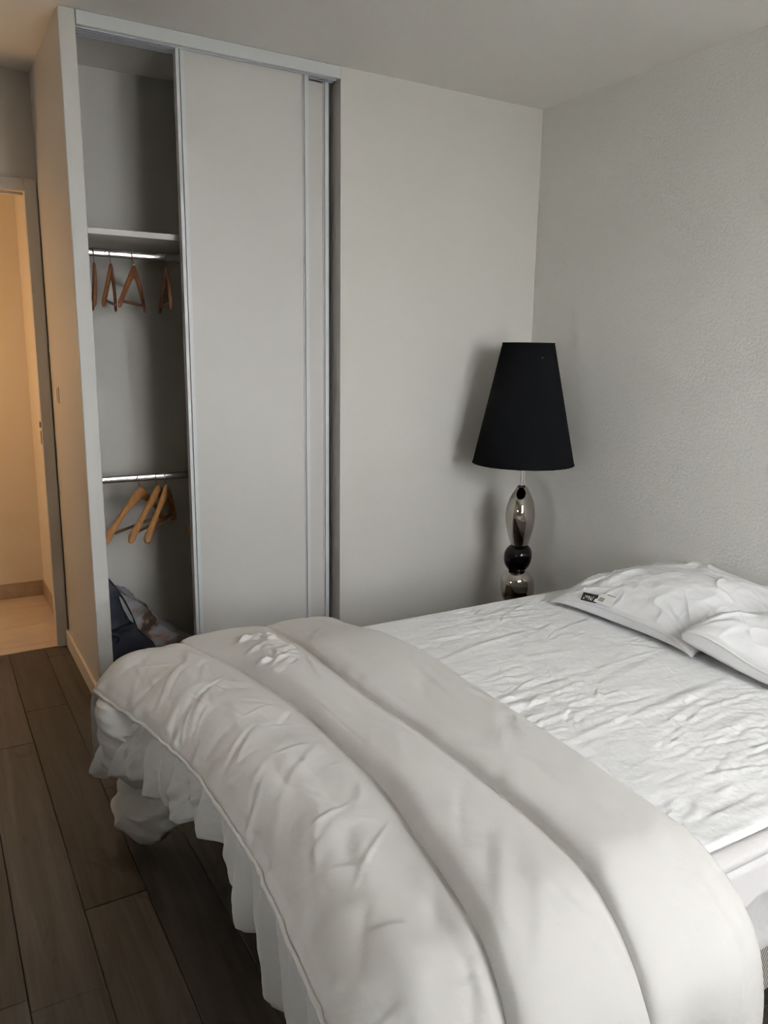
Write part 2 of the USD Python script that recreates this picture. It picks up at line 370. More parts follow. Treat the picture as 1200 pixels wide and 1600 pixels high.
# ================================================================ built-in wardrobe
wd = thing('wardrobe', 'built-in white wardrobe with two sliding doors pushed right and its left third open', 'wardrobe')
obj('top_rail', cbox(XP2 + .002, XW - .002, -.003, .014, 2.453, 2.4985, .0015), M['alu_white'], wd, label='white fascia of the top rail')
trk = [box(XP2 + .002, XW - .012, .014, .092, 2.478, 2.498)]
for y in (.014, .034, .050, .070, .088):
    trk.append(box(XP2 + .002, XW - .012, y, y + .004, 2.448, 2.478))
obj('track', cat_(trk), M['alu_grey'], wd, label='grey aluminium double track under the fascia')
obj('bottom_track', cat_([box(XP2 + .002, XW - .002, .005, .092, 0, .006)] + [box(XP2 + .002, XW - .002, y, y + .003, .006, .014) for y in (.012, .03, .05, .07, .088)]), M['alu_grey'], wd)
obj('shelf', cbox(XP2, XW, .10, CB, 1.797, 1.819, .001), M['melamine'], wd)
def door(xa, xb, y):
    d = obj('sliding_door', cbox(xa + .02, xb - .02, y + .004, y + .014, .02, 2.468, .001), M['melamine'], wd)
    for s, e in ((1, xa), (-1, xb)):
        if s < 0:
            obj('stile', cat_([box(xb - .016, xb, y - .010, y + .024, .016, 2.47), box(xb - .020, xb - .016, y + .001, y + .02, .016, 2.47)]), M['alu_white'], d); continue
        q = lambda a, b: (min(e + s * a, e + s * b), max(e + s * a, e + s * b))
        parts = [box(*q(0, .012), y - .010, y + .024, .016, 2.47), box(*q(.0165, .030), y - .007, y + .02, .016, 2.47), box(*q(.012, .0165), y + .006, y + .02, .016, 2.47), box(*q(.030, .034), y - .001, y + .008, .016, 2.47)]
        obj('stile', cat_(parts), M['alu_white'], d)
    obj('bottom_rail', cbox(xa + .036, xb - .036, y - .004, y + .02, .016, .07, .001), M['alu_white'], d)
    obj('upper_rail', cbox(xa + .036, xb - .036, y - .002, y + .02, 2.456, 2.47, .001), M['alu_white'], d)
    return d
door(-1.7165, -1.1915, .026)
door(-1.600, -1.083, .066)
obj('brush_strip', box(-1.083, -1.074, .062, .084, .02, 2.46), M['brush_black'], wd)
for z in (1.752, .857):
    th_ = np.linspace(0, 2 * np.pi, 40, endpoint=False)
    oval = np.stack([.0085 * np.cos(th_), .0150 * np.sign(np.sin(th_)) * np.abs(np.sin(th_)) ** .8], -1)
    rm_ = trimesh.creation.extrude_polygon(Polygon(oval), XW - XP2 - .002); vv_ = rm_.vertices.copy()
    rm_.vertices = np.stack([XP2 + .001 + vv_[:, 2], .28 + vv_[:, 0], z + vv_[:, 1]], -1); rm_.fix_normals()
    r = obj('hanging_rod', rm_, M['chrome'], wd, label='oval chrome hanging rod')
    for xe, xf in ((XP2, XP2 + .010), (XW - .010, XW)):
        obj('rod_socket', tube([(xe, .28, z), (xf, .28, z)], .022, 24), M['steel'], r)

# ---- hangers
def hanger(name, label, group, mat, w, drop, thick, curve, loc, rot, round_head, twist=0.0):
    """hangs along its own x from the neck at the origin; hook above"""
    t = thing(name, label, 'clothes hanger', loc, rot, group)
    n = 34
    s = np.linspace(-w, w, 2 * n + 1); a = np.abs(s) / w
    z = -drop * (0.18 * a + 0.82 * a ** (1.25 if not round_head else 1.12)) + (0.012 * np.sin(np.pi * a) if round_head else 0)
    y = -curve * a ** 2
    hz = (.020 - .006 * a) if not round_head else (.026 - .012 * smoothstep(.05, .55, a) + .006 * smoothstep(.75, 1, a))
    hy = thick * (1.0 if not round_head else 1 + .55 * smoothstep(.55, 1.0, a))
    hy = np.broadcast_to(hy, s.shape) * np.sqrt(np.clip(1 - ((a - .93) / .07).clip(0) ** 2, .12, 1)); hz = hz * np.sqrt(np.clip(1 - ((a - .93) / .07).clip(0) ** 2, .15, 1))
    ang = np.arange(14) * 2 * np.pi / 14
    e = 0.65
    cs, sn = np.sign(np.cos(ang)) * np.abs(np.cos(ang)) ** e, np.sign(np.sin(ang)) * np.abs(np.sin(ang)) ** e
    P = np.stack([np.repeat(s[:, None], 14, 1), y[:, None] + hy[:, None] * cs, z[:, None] + hz[:, None] * sn], -1)
    V = P.reshape(-1, 3); Fs = grid_faces(len(s), 14, wrap=True)
    V = np.vstack([V, P[0].mean(0), P[-1].mean(0)]); c0, c1 = len(V) - 2, len(V) - 1; o = (len(s) - 1) * 14
    caps = [[c0, (i + 1) % 14, i] for i in range(14)] + [[c1, o + i, o + (i + 1) % 14] for i in range(14)]
    m = trimesh.Trimesh(V, np.vstack([Fs, caps]), process=False); m.fix_normals()
    obj('shoulders', m, mat, t, smooth=50)
    b = .86
    zb = np.interp(b * w, s, z) - .004
    obj('trouser_bar', tube([(-b * w, -curve * b * b, zb), (b * w, -curve * b * b, zb)], .0058, 10), M['bar_wood'], t)
    # hook: stem up from the neck then a three-quarter ring over the rod (rod centre at HZ)
    HZ, R = .058, .0165
    pts = [(0, 0, .012), (0, 0, .024), (.004, 0, .033)]
    th = np.linspace(-1.15, 3.6, 26)
    pts += [(R * math.cos(q), 0, HZ + R * math.sin(q)) for q in th]
    obj('hook', tube(pts, .0017, 8), M['steel_wire'], t, label='steel wire hook')
    return t
UZ, LZ = 1.752 - .058, .857 - .058 - .004
g1, g2 = 'wooden hangers on the upper rod', 'wooden hangers on the lower rod'
u1 = hanger('clothes_hanger', 'reddish wooden clothes hanger on the upper rod, closest to the partition, seen edge-on', g1, M['hanger_red'], .205, .150, .0065, .012, (-1.989, .28, UZ), 4.55, False)
for x, r, lab in ((-1.927, 4.395, 'reddish wooden clothes hanger on the upper rod, second from the partition'),
                  (-1.838, 4.24, 'reddish wooden clothes hanger opening widest on the upper rod, third from the partition'),
                  (-1.709, 4.56, 'reddish wooden clothes hanger alone near the sliding door on the upper rod')):
    dup(u1, 'clothes_hanger', lab, 'clothes hanger', (x, .28, UZ), r, g1)
l1 = hanger('suit_hanger', 'honey-coloured wooden suit hanger on the lower rod, closest to the partition, its bar fully visible', g2, M['hanger_oak'], .228, .168, .0085, .03, (-1.858, .28, LZ), 3.93, True)
for x, r, lab in ((-1.783, 4.06, 'middle honey-coloured suit hanger of the bunch on the lower rod'),
                  (-1.747, 4.20, 'honey-coloured suit hanger on the lower rod, right of the bunch with a dark rear shoulder'),
                  (-1.500, 3.85, 'suit hanger on the lower rod mostly hidden behind the sliding door edge')):
    dup(l1, 'suit_hanger', lab, 'clothes hanger', (x, .28, LZ), r, g2)

# ---- soft bag and printed cloth on the closet floor
bag = thing('travel_bag', 'dark navy soft travel bag standing in the open closet behind the partition', 'bag')

def soft_slab(poly, y0, y1, size=.014, amp=.01, seed=3, iters=14, scale=13.0):
    """an upright cushion: outline in x, z, from y0 (front) to y1, softened and creased"""
    m = trimesh.creation.extrude_polygon(Polygon(poly), y1 - y0)
    V = m.vertices.copy(); m.vertices = np.stack([V[:, 0], y1 - V[:, 2], V[:, 1]], -1)
    m = m.subdivide_to_size(size); m.merge_vertices(); m.fix_normals()
    trimesh.smoothing.filter_taubin(m, lamb=.6, nu=.55, iterations=iters)
    n = m.vertex_normals
    m.vertices = m.vertices + n * ((ridged(m.vertices * scale, seed) ** 2 + fbm(m.vertices * scale * 1.7, 3, seed + 4) - .9) * amp)[:, None]
    v = m.vertices.copy(); v[:, 2] = np.maximum(v[:, 2], .002); m.vertices = v
    return m
obj('body', soft_slab([(-2.053, .003), (-2.053, .50), (-2.016, .455), (-1.983, .398), (-1.942, .300), (-1.917, .222), (-1.885, .12), (-1.875, .003)], .17, .255, seed=8, amp=.006), M['navy'], bag, smooth=True)
obj('pocket', soft_slab([(-2.053, .003), (-2.053, .245), (-1.99, .262), (-1.94, .268), (-1.90, .215), (-1.86, .16), (-1.85, .003)], .07, .175, seed=5, amp=.008), M['navy'], bag, smooth=True)
obj('binding', tube(spline([(-2.045, .172, .492), (-2.016, .172, .452), (-1.983, .172, .396), (-1.942, .172, .298), (-1.92, .172, .225), (-1.90, .172, .16)], 40), .0042, 8), M['navy_edge'], bag, label='black bound edge of the bag')
obj('grey_panel', soft_slab([(-1.992, .39), (-1.982, .385), (-1.944, .297), (-1.935, .262), (-1.955, .285), (-1.975, .33)], .158, .172, size=.008, amp=.002, iters=3), M['grey_cloth'], bag, smooth=True, label='pale grey lining showing at the bag edge')
obj('strap', tube(spline([(-2.052, .07, .262), (-2.03, .064, .262), (-2.018, .064, .246), (-2.028, .066, .228)], 24), .007, 8), M['navy'], bag)
cl = obj('printed_cloth', soft_slab([(-1.99, .003), (-1.982, .395), (-1.945, .362), (-1.907, .338), (-1.862, .297), (-1.822, .232), (-1.742, .160), (-1.66, .095), (-1.60, .05), (-1.59, .003)], .265, .40, size=.012, amp=.018, seed=21, iters=8, scale=16.0), M['print_cloth'], smooth=True)
meta(cl, 'crumpled printed cloth with pale, brown and pink folds behind the navy bag', 'cloth')

# ================================================================ the bed: head against the right wall, foot towards the doorway
YF, YN, BX = -.865, -2.262, -1.935          # far side, near side, foot end
ZT, ZM = .500, .262                        # top of the mattress, its underside
bed = thing('bed', 'double bed base under white bedding with striped ticking showing at its near side', 'bed')
obj('box_spring', cbox(BX, -.02, YN + .012, YF - .012, .105, .256, .012), M['ticking'], bed, label='box spring in finely striped ticking')
for lx in (BX + .12, -.16):
    for ly in (YN + .13, YF - .13):
        obj('leg', lathe([(0, 0), (.024, 0), (.03, .02), (.032, .107), (0, .107)], 24).apply_translation([lx, ly, 0]), M['leg_black'], bed)
mt = thing('mattress', 'thick double mattress with a puckered greyish border, between the sheet and the bed base', 'mattress')
obj('core', cbox(BX + .012, -.022, YN + .016, YF - .016, ZM - .004, ZT - .026, .03), M['border'], mt)

def draped(nx, ny, over, r, z_top, x0, x1, y0, y1, tuck=0.0):
    """grid over a mattress: flat on top, rolled over the edges (radius r), then straight down. Returns P, N, the flat coordinates and the drop"""
    a = np.linspace(x0 - over, x1 + over, nx); b = np.linspace(y0 - over, y1 + over, ny)
    A, B = np.meshgrid(a, b, indexing='ij')
    xi0, xi1, yi0, yi1 = x0 + r, x1 - r, y0 + r, y1 - r
    cx, cy = np.clip(A, xi0, xi1), np.clip(B, yi0, yi1)
    ex, ey = A - cx, B - cy; d = np.hypot(ex, ey) + 1e-9
    sc = np.maximum(np.abs(ex), np.abs(ey)); d2 = sc                      # square corners reach no deeper than the sides
    q = np.minimum(d2 / r, np.pi / 2); h = r * np.sin(q); dz = r * (1 - np.cos(q)) + np.maximum(d2 - r * np.pi / 2, 0)
    P = np.stack([cx + ex / d * h, cy + ey / d * h, z_top - dz], -1)
    N = np.stack([ex / d * np.sin(q), ey / d * np.sin(q), np.cos(q)], -1)
    return P, N, A, B, d2

def strokes(X, Y, items):
    """soft creases: (x, y, angle, half length, width, height), a narrow ridge with a shallow trough beside it"""
    D = np.zeros(X.shape)
    for x, y, a, l, w, h in items:
        R_ = l * 1.8 + 4 * w
        m = (np.abs(X - x) < R_) & (np.abs(Y - y) < R_)
        if not m.any(): continue
        dx, dy = X[m] - x, Y[m] - y
        t = dx * np.cos(a) + dy * np.sin(a); n = -dx * np.sin(a) + dy * np.cos(a) + .05 * t * t / max(l, .03)
        D[m] += h * np.exp(-(t / l) ** 4) * (np.exp(-(n / w) ** 2) - .55 * np.exp(-((n - 1.9 * w) / (1.3 * w)) ** 2)) * (1 - .6 * np.abs(t / l).clip(0, 1))
    return D
srng = np.random.default_rng(77)
def scatter(n, x0, x1, y0, y1, a0, da, l, w, h):
    return [(srng.uniform(x0, x1), srng.uniform(y0, y1), a0 + srng.normal(0, da), srng.uniform(*l), srng.uniform(*w), srng.uniform(*h) * srng.choice([1, 1, -.8])) for _ in range(n)]

over = ZT - ZM - .004
P, N, A, B, dd = draped(430, 420, over, .035, ZT, BX, -.015, YN, YF)
top = 1 - smoothstep(.0, .03, dd)
q3 = lambda x, y, z=0.0: np.stack(np.broadcast_arrays(np.asarray(x, float), y, z), -1)
wob = fbm(q3(A * 3, B * 5), 2, 4) - .5
patchy = .35 + 1.1 * smoothstep(.3, .7, noise(q3(A * 3.1, B * 4.2), 9))
f = strokes(A, B, scatter(120, -1.6, 0, -2.2, -.88, .10, .16, (.08, .30), (.007, .016), (.0010, .0028)))
f += strokes(A, B, scatter(330, -1.6, 0, -2.2, -.88, .12, .30, (.03, .11), (.004, .009), (.0008, .0022))) * patchy
f += strokes(A, B, scatter(480, -1.6, 0, -2.2, -.88, .9, .9, (.012, .045), (.003, .007), (.0006, .0020))) * patchy
bil = lambda sx, sy, seed: np.abs(noise(q3(A * sx + .3 * B * sy, B * sy - .15 * A * sx, 0), seed) - .5) + .5 * np.abs(noise(q3(A * sx * 2.1, B * sy * 2.1, 3), seed + 1) - .5)
f += (bil(11, 24, 301) + .6 * bil(24, 40, 305) - .35) * .0050 * patchy
f += (fbm(q3(A * 5, B * 14), 3, 17) - .5) * .0050 + (fbm(q3(A * 24, B * 40), 2, 18) - .5) * .0016
f += -.010 * np.exp(-((B + 2.236 + .004 * np.sin(A * 9)) / .006) ** 2) * (A > -2)   # crease just inside the near edge
side = smoothstep(.035, .06, dd)
piping = .007 * np.exp(-((dd - .040) / .014) ** 2) - .007 * np.exp(-((dd - .066) / .006) ** 2)
puck = (ridged(q3(A * 9, (ZT - dd) * 1.3, B * 9), 31) ** 3 * .011 + (fbm(q3(A * 22, dd * 3, B * 22), 2, 6) - .5) * .006) * smoothstep(.072, .13, dd) * (1 - smoothstep(.225, .262, dd))
disp = .82 * f * top + piping + puck + .006 * smoothstep(.225, .262, dd)
S_ = P + N * disp[..., None]
full = sheet(S_); fm_ = dd.reshape(-1)[full.faces].mean(1) < .010
def keep(m, on):
    k_ = m.copy(); k_.update_faces(on); k_.remove_unreferenced_vertices(); return k_
fsh = obj('fitted_sheet', keep(full, fm_), M['sheet'], smooth=True)
obj('border', keep(full, ~fm_), M['border'], mt, smooth=True, label='puckered greyish mattress border')
meta(fsh, 'crinkled white fitted sheet stretched over the mattress', 'sheet')

# ---------------------------------------------------------------- the duvet, folded into three steps across the foot of the bed
yk = np.array([-.70, -.85, -1.20, -1.50, -1.75, -2.05, -2.25, -2.40, -2.60])
xC = np.array([-1.53, -1.530, -1.495, -1.475, -1.490, -1.510, -1.520, -1.52, -1.52])
xB = np.array([-1.770, -1.765, -1.750, -1.752, -1.735, -1.737, -1.760, -1.79, -1.80])
xA = np.array([-2.045, -2.030, -1.930, -1.895, -1.895, -1.935, -1.975, -2.02, -2.05])
xS = np.array([-2.290, -2.275, -2.195, -2.155, -2.155, -2.185, -2.205, -2.215, -2.22])
def at(tab, y): 
    from scipy.interpolate import PchipInterpolator
    return PchipInterpolator(-yk, tab)(-np.clip(y, -2.6, -.70))
def section(y):
    """control points (x, z) of the folded duvet from its edge on the sheet, over three steps, to the hem at the foot"""
    c, b, a, s = (float(at(t, np.array(y))) for t in (xC, xB, xA, xS))
    L = lambda u, v, t: u + (v - u) * t
    e = float(smoothstep(-1.20, -.88, np.array(y)))                 # towards the far end the steps die out
    h1 = L(.597, .568, e); h2 = L(.583, .572, e); h3 = L(.557, .560, e); k1 = L(.569, .558, e); k2 = L(.541, .552, e)
    return [(c + .02, ZT + .004), (c + .022, ZT + .022), (c + .012, L(.555, .54, e)), (c - .015, h1 - .014), (L(c, b, .32), h1 - .002), (L(c, b, .60), h1), (L(c, b, .82), h1 - .001), (L(c, b, .93), h1 - .006), (b + .007, L(k1, h1, .55)),
            (b + .0025, L(k1, h1, .2)), (b, k1), (b - .004, k1), (b - .014, k1 + L(.005, .003, e)), (L(b, a, .25), h2 - .003), (L(b, a, .55), h2), (L(b, a, .80), h2 - .002), (a + .018, h2 - .008), (a + .007, L(k2, h2, .5)), (a + .002, L(k2, h2, .18)), (a, k2),
            (a - .004, k2), (a - .014, k2 + L(.005, .002, e)), (L(a, s, .22), h3 - .004), (L(a, s, .48), h3 - .002), (L(a, s, .70), h3 - .016), (L(a, s, .88), .510), (L(a, s, .97), .480), (s, .458), (s + .003, .446), (s + .014, .438), (s + .04, .432)]
NU, NV = 330, 520
YR0, RR = -2.205, .190           # where the near side starts to roll over, and its radius
YE0, RE = -.905, .085            # the far end
lenn = .50; lene = .20
vtop = np.concatenate([np.linspace(-(RE * np.pi / 2 + lene), 0, 70), YE0 * 0 + np.linspace(0.004, (YE0 - YR0), 300), (YE0 - YR0) + np.linspace(.004, RR * np.pi / 2 + lenn, 150)])
yy = np.linspace(-.70, -2.6, 60)
secs = []
for y in yy:
    cp = np.array(section(y)); t = np.concatenate([[0], np.cumsum(np.hypot(*np.diff(cp, axis=0).T))])
    from scipy.interpolate import PchipInterpolator
    tt = t / t[-1]
    secs.append((tt, cp))
tref = np.mean([s_[0] for s_ in secs], 0)
from scipy.interpolate import PchipInterpolator, CubicSpline
# more samples where the creases are
dens = np.interp(np.linspace(0, 1, 2000), tref, np.where(np.isin(np.arange(len(tref)), [8, 9, 10, 11, 17, 18, 19, 20, 26, 27, 28]), 3.0, 1.0)); cum = np.cumsum(dens); us = np.interp(np.linspace(cum[0], cum[-1], NU), cum, np.linspace(0, 1, 2000))
secX = np.array([PchipInterpolator(tref, cp[:, 0])(us) for _, cp in secs]); secZ = np.array([PchipInterpolator(tref, cp[:, 1])(us) for _, cp in secs])
SX, SZ = CubicSpline(-yy, secX), CubicSpline(-yy, secZ)
U = np.broadcast_to(us[:, None], (NU, len(vtop)))
V = np.broadcast_to(vtop[None], (NU, len(vtop)))
e_far = np.maximum(-vtop, 0); e_near = np.maximum(vtop - (YE0 - YR0), 0)
qf = np.minimum(e_far / RE, np.pi / 2); qn = np.minimum(e_near / RR, np.pi / 2)
ynom = YE0 + RE * np.sin(qf) - np.clip(vtop, 0, YE0 - YR0) - RR * np.sin(qn)
dz = RE * (1 - np.cos(qf)) + np.maximum(e_far - RE * np.pi / 2, 0) + RR * (1 - np.cos(qn)) + np.maximum(e_near - RR * np.pi / 2, 0)
ysec = np.clip(ynom, -2.6, -.70)
X = SX(-ysec).T.copy(); Z = SZ(-ysec).T.copy()
hang = np.maximum(e_near - RR * .6, 0)
X += (X + 1.80) * .25 * hang[None]
X -= .040 * smoothstep(.10, .36, e_near)[None] * smoothstep(.30, .08, U)
# hanging near side: the folds keep only part of their step, turned outwards
step = (Z - .50) * smoothstep(.3, 1.3, qn)[None]
Zt = Z - dz[None]
Y = np.broadcast_to(ynom[None], Z.shape) - step * .25 * (Z > .44)
Zt = Zt + (0.57 - Z) * 0.0
foot = np.clip((.52 - Z) / .08, 0, 1)                          # part that overhangs the foot
Y = Y + foot * .05 * smoothstep(.2, 1.5, qn)[None]
P = np.stack([X, Y, Zt], -1)
N = grid_normals(P)
if N[NU // 2, 200, 2] < 0: N = -N
tA, tB, tS = (np.interp(0, [0], [0]),) * 3
iB, iA, iS = tref[10], tref[19], tref[27]
band3 = smoothstep(iA + .015, iA + .06, U) * (1 - smoothstep(iS - .03, iS, U))
band2 = smoothstep(iB + .01, iB + .05, U) * (1 - smoothstep(iA - .05, iA - .015, U))
band1 = 1 - smoothstep(iB - .05, iB - .01, U)
xx, yv = X, vtop[None] - YE0 + 0 * X
w1 = fbm(q3(X * 5, yv * 5), 2, 40) - .5
big = (fbm(q3(X * 6, yv * 4), 3, 41) - .5)
b3 = scatter(60, -2.22, -1.92, .95, 2.5, -.9, .45, (.03, .11), (.005, .011), (.0012, .0034)) + scatter(40, -2.22, -1.92, .95, 2.5, .5, .7, (.02, .07), (.003, .008), (.0010, .0032)) + scatter(8, -2.2, -1.98, 1.2, 2.4, -1.1, .3, (.06, .14), (.012, .020), (.003, .006))
b2 = scatter(22, -1.92, -1.74, .95, 2.4, -1.2, .5, (.05, .14), (.008, .017), (.0010, .0030))
b1 = scatter(26, -1.74, -1.48, .95, 2.4, -1.3, .4, (.06, .16), (.009, .018), (.0009, .0026))
c3, c2, c1 = strokes(X, -yv, [(x, -y, -a, l, w, h) for x, y, a, l, w, h in b3]), strokes(X, -yv, [(x, -y, -a, l, w, h) for x, y, a, l, w, h in b2]), strokes(X, -yv, [(x, -y, -a, l, w, h) for x, y, a, l, w, h in b1])
D = band3 * (big * .026 + (np.abs(noise(q3(X * 13 + 2 * w1, yv * 10), 310) - .5) - .2) * .010 + c3) + band2 * (big * .012 + c2) + band1 * (big * .010 + c1)
# the rumpled patch on the middle step near the far end
pt = [(x, y, a, l, w, h) for x, y, a, l, w, h in scatter(34, -1.90, -1.77, -1.30, -.98, .3, .8, (.015, .055), (.006, .011), (.004, .010))]
D += band2 * strokes(X, P[..., 1], pt)
# soft vertical folds where it hangs at the near side
hn = smoothstep(.08, .40, e_near)[None]
D += hn * (np.sin(X * 31 + 3 * noise(q3(X * 3, Zt * 1.5), 60)) * .009 * noise(q3(X * 4, 0 * X), 61) * 1.5 + (ridged(q3(X * 11, Zt * 1.2), 62) ** 3) * .018 - .004)
# gathers along the hem at the foot and along both creases
D += (noise(q3(0 * X, yv * 38), 70) - .5) * .007 * np.exp(-((U - iS + .012) / .022) ** 2)
D += (noise(q3(0 * X, yv * 26), 71) - .5) * .006 * (np.exp(-((U - iB + .02) / .02) ** 2) + np.exp(-((U - iA + .02) / .02) ** 2))
D += (noise(q3(0 * X, yv * 3.1), 72) - .5) * .010 * (band1 + band2)
P = P + N * D[..., None]
P[..., 2] = np.maximum(P[..., 2], .012)
dv = thing('folded_duvet', 'off-white duvet folded in three steps across the bed foot, trailing to the floor', 'duvet')
obj('folded_layers', sheet(P), M['duvet'], dv, smooth=True)
# the piped seam along the hem
iu = int(np.argmin(np.abs(us - (iS + .004))))
seam = P[iu, 62:-2:2].copy(); seam[:, 0] -= .004
seam[:, 2] += .004 * (noise(q3(np.zeros(len(seam)), seam[:, 1] * 40), 75) - .5)
obj('hem_seam', tube(seam, .0035 + .003 * noise(q3(np.zeros(len(seam)), seam[:, 1] * 60), 76), 8), M['duvet'], dv, smooth=True, label='gathered seam along the duvet hem')

# gathered lower layer that hangs below the hem at the foot
TB = np.array([(-.86, -2.262, .235), (-.92, -2.292, .228), (-1.02, -2.25, .245), (-1.115, -2.215, .268), (-1.265, -2.172, .270), (-1.40, -2.15, .292), (-1.50, -2.138, .315), (-1.57, -2.13, .283), (-1.65, -2.13, .225), (-1.755, -2.13, .208), (-1.81, -2.12, .142), (-1.90, -2.12, .10), (-2.10, -2.12, .08), (-2.36, -2.16, .07), (-2.46, -2.10, .06)])
ns, nt = 520, 70
ys_ = np.linspace(-.90, -2.46, ns)
bx = PchipInterpolator(-TB[:, 0], TB[:, 1])(-ys_); bz = PchipInterpolator(-TB[:, 0], TB[:, 2])(-ys_)
tx_ = at(xS, ys_) + .028; tz_ = np.full(ns, .452)
T = np.linspace(0, 1, nt)[:, None]
ymap = ys_[None] + 0 * T
# upper far corner slants: the layer emerges from under the hem only beyond y = -1.16
ymap = ymap + (1 - T) ** 1.2 * (-.16) * np.exp(-((ys_[None] + .90) / .16) ** 2)
Xr = tx_[None] * (1 - T) + bx[None] * T; Zr = tz_[None] * (1 - T) + bz[None] * T
Xr = (at(xS, ymap) + .028) * (1 - T) + bx[None] * T
bul = np.sin(np.pi * T) * .012
ph = ys_[None] * 74 + 6 * noise(q3(ys_[None] * 6 + 0 * T, 0 * T + 0 * ys_[None]), 80) + 2.4 * T
ple = (np.arcsin(.96 * np.sin(ph)) * .42 + np.sin(ph * .53 + 1) * .45) * .021 * (.3 + T) * (.5 + noise(q3(ys_[None] * 4 + 0 * T, T + 0 * ys_[None]), 81))
ple += strokes(ys_[None] + 0 * T, T * .25 + 0 * ys_[None], [(y, .25 * t_, a, l, w, h) for y, t_, a, l, w, h in scatter(70, -2.4, -.9, 0.1, 1.0, 1.45, .35, (.05, .14), (.007, .016), (.002, .006))])
ple += (fbm(q3(ys_[None] * 20, T * 4 + 0 * ys_[None]), 3, 82) - .5) * .010
Zr = Zr + T ** 6 * (noise(q3(ys_[None] * 24 + 0 * T, 0 * T + 0 * ys_[None]), 84) - .5) * .022
# the lower lip curls in
curl = smoothstep(.93, 1.0, T)
Xr = Xr - bul - ple + curl * .014
Pr = np.stack([Xr, ymap, Zr], -1)
obj('gathered_layer', sheet(Pr, True), M['duvet_white'], dv, smooth=True, label='white gathered under-layer below the hem')

# folded end of the duvet at the far foot corner, its sideways wrinkles
plan = spline([(-2.02, -.80), (-2.12, -.812), (-2.215, -.835), (-2.272, -.89), (-2.287, -.945), (-2.265, -1.02), (-2.20, -1.08), (-2.12, -1.10)], 140)
nz = 90; tz = np.linspace(0, 1, nz)
Pe = np.zeros((nz, 140, 3))
for i, t in enumerate(tz):
    g = np.gradient(plan, axis=0); nn = np.stack([g[:, 1], -g[:, 0]], -1); nn /= np.linalg.norm(nn, axis=1, keepdims=True)
    if nn[70] @ np.array([-1, 0]) < 0: nn = -nn
    zz = .466 - t * .261
    s = np.linspace(0, 1, 140)
    d = (ridged(np.stack([s * 2.0, np.full(140, zz * 26 + 0), s * 0], -1) + np.array([0, 0, 0]), 90) ** 2) * .014 + (fbm(np.stack([s * 5, np.full(140, zz * 30), s * 0], -1), 2, 91) - .5) * .010 - .030 * (abs(2 * t - .75)) ** 3 - .004 - .045 * (1 - min(t / .22, 1)) ** 2
    Pe[i, :, :2] = plan + nn * d[:, None]; Pe[i, :, 2] = zz
obj('folded_end', sheet(Pe), M['duvet_white'], dv, smooth=True, label='wrinkled folded end at the far foot corner')

# corner of the under-layer trailing down to the floor
def tongue():
    nl, na = 80, 90
    t = np.linspace(0, 1, nl)
    cxs = spline([(-2.10, -1.00, .33), (-2.125, -.99, .24), (-2.15, -.965, .15), (-2.178, -.965, .070), (-2.190, -.975, .012)], nl)
    wid = np.interp(t, [0, .3, .55, .75, .88, .96, 1], [.085, .10, .118, .118, .09, .05, .012])
    thk = np.interp(t, [0, .3, .6, .85, 1], [.03, .035, .05, .045, .008])
    th = np.linspace(0, 2 * np.pi, na, endpoint=False)
    wdir = np.array([.42, -.91, 0]); tdir = np.array([-.91, -.42, 0])
    Pt = cxs[:, None] + wid[:, None, None] * np.cos(th)[None, :, None] * wdir + thk[:, None, None] * np.sin(th)[None, :, None] * tdir
    n = np.cos(th)[None, :, None] * wdir + np.sin(th)[None, :, None] * tdir + 0 * Pt
    d = ridged(Pt * np.array([9, 9, 16]), 95) ** 2 * .022 + (fbm(Pt * 16, 3, 96) - .5) * .022
    Pt = Pt + n * (d * np.sin(np.pi * np.clip(t, .02, 1))[:, None] ** .5)[..., None]
    Pt[..., 2] = np.maximum(Pt[..., 2], .004)
    m = trimesh.Trimesh(np.vstack([Pt.reshape(-1, 3), Pt[-1].mean(0)]), np.vstack([grid_faces(nl, na, wrap=True), [[nl * na, (nl - 1) * na + j, (nl - 1) * na + (j + 1) % na] for j in range(na)]]), process=False)
    m.fix_normals(); return m
obj('trailing_corner', tongue(), M['duvet_white'], dv, smooth=True, label='bluish white corner trailing on the floor')

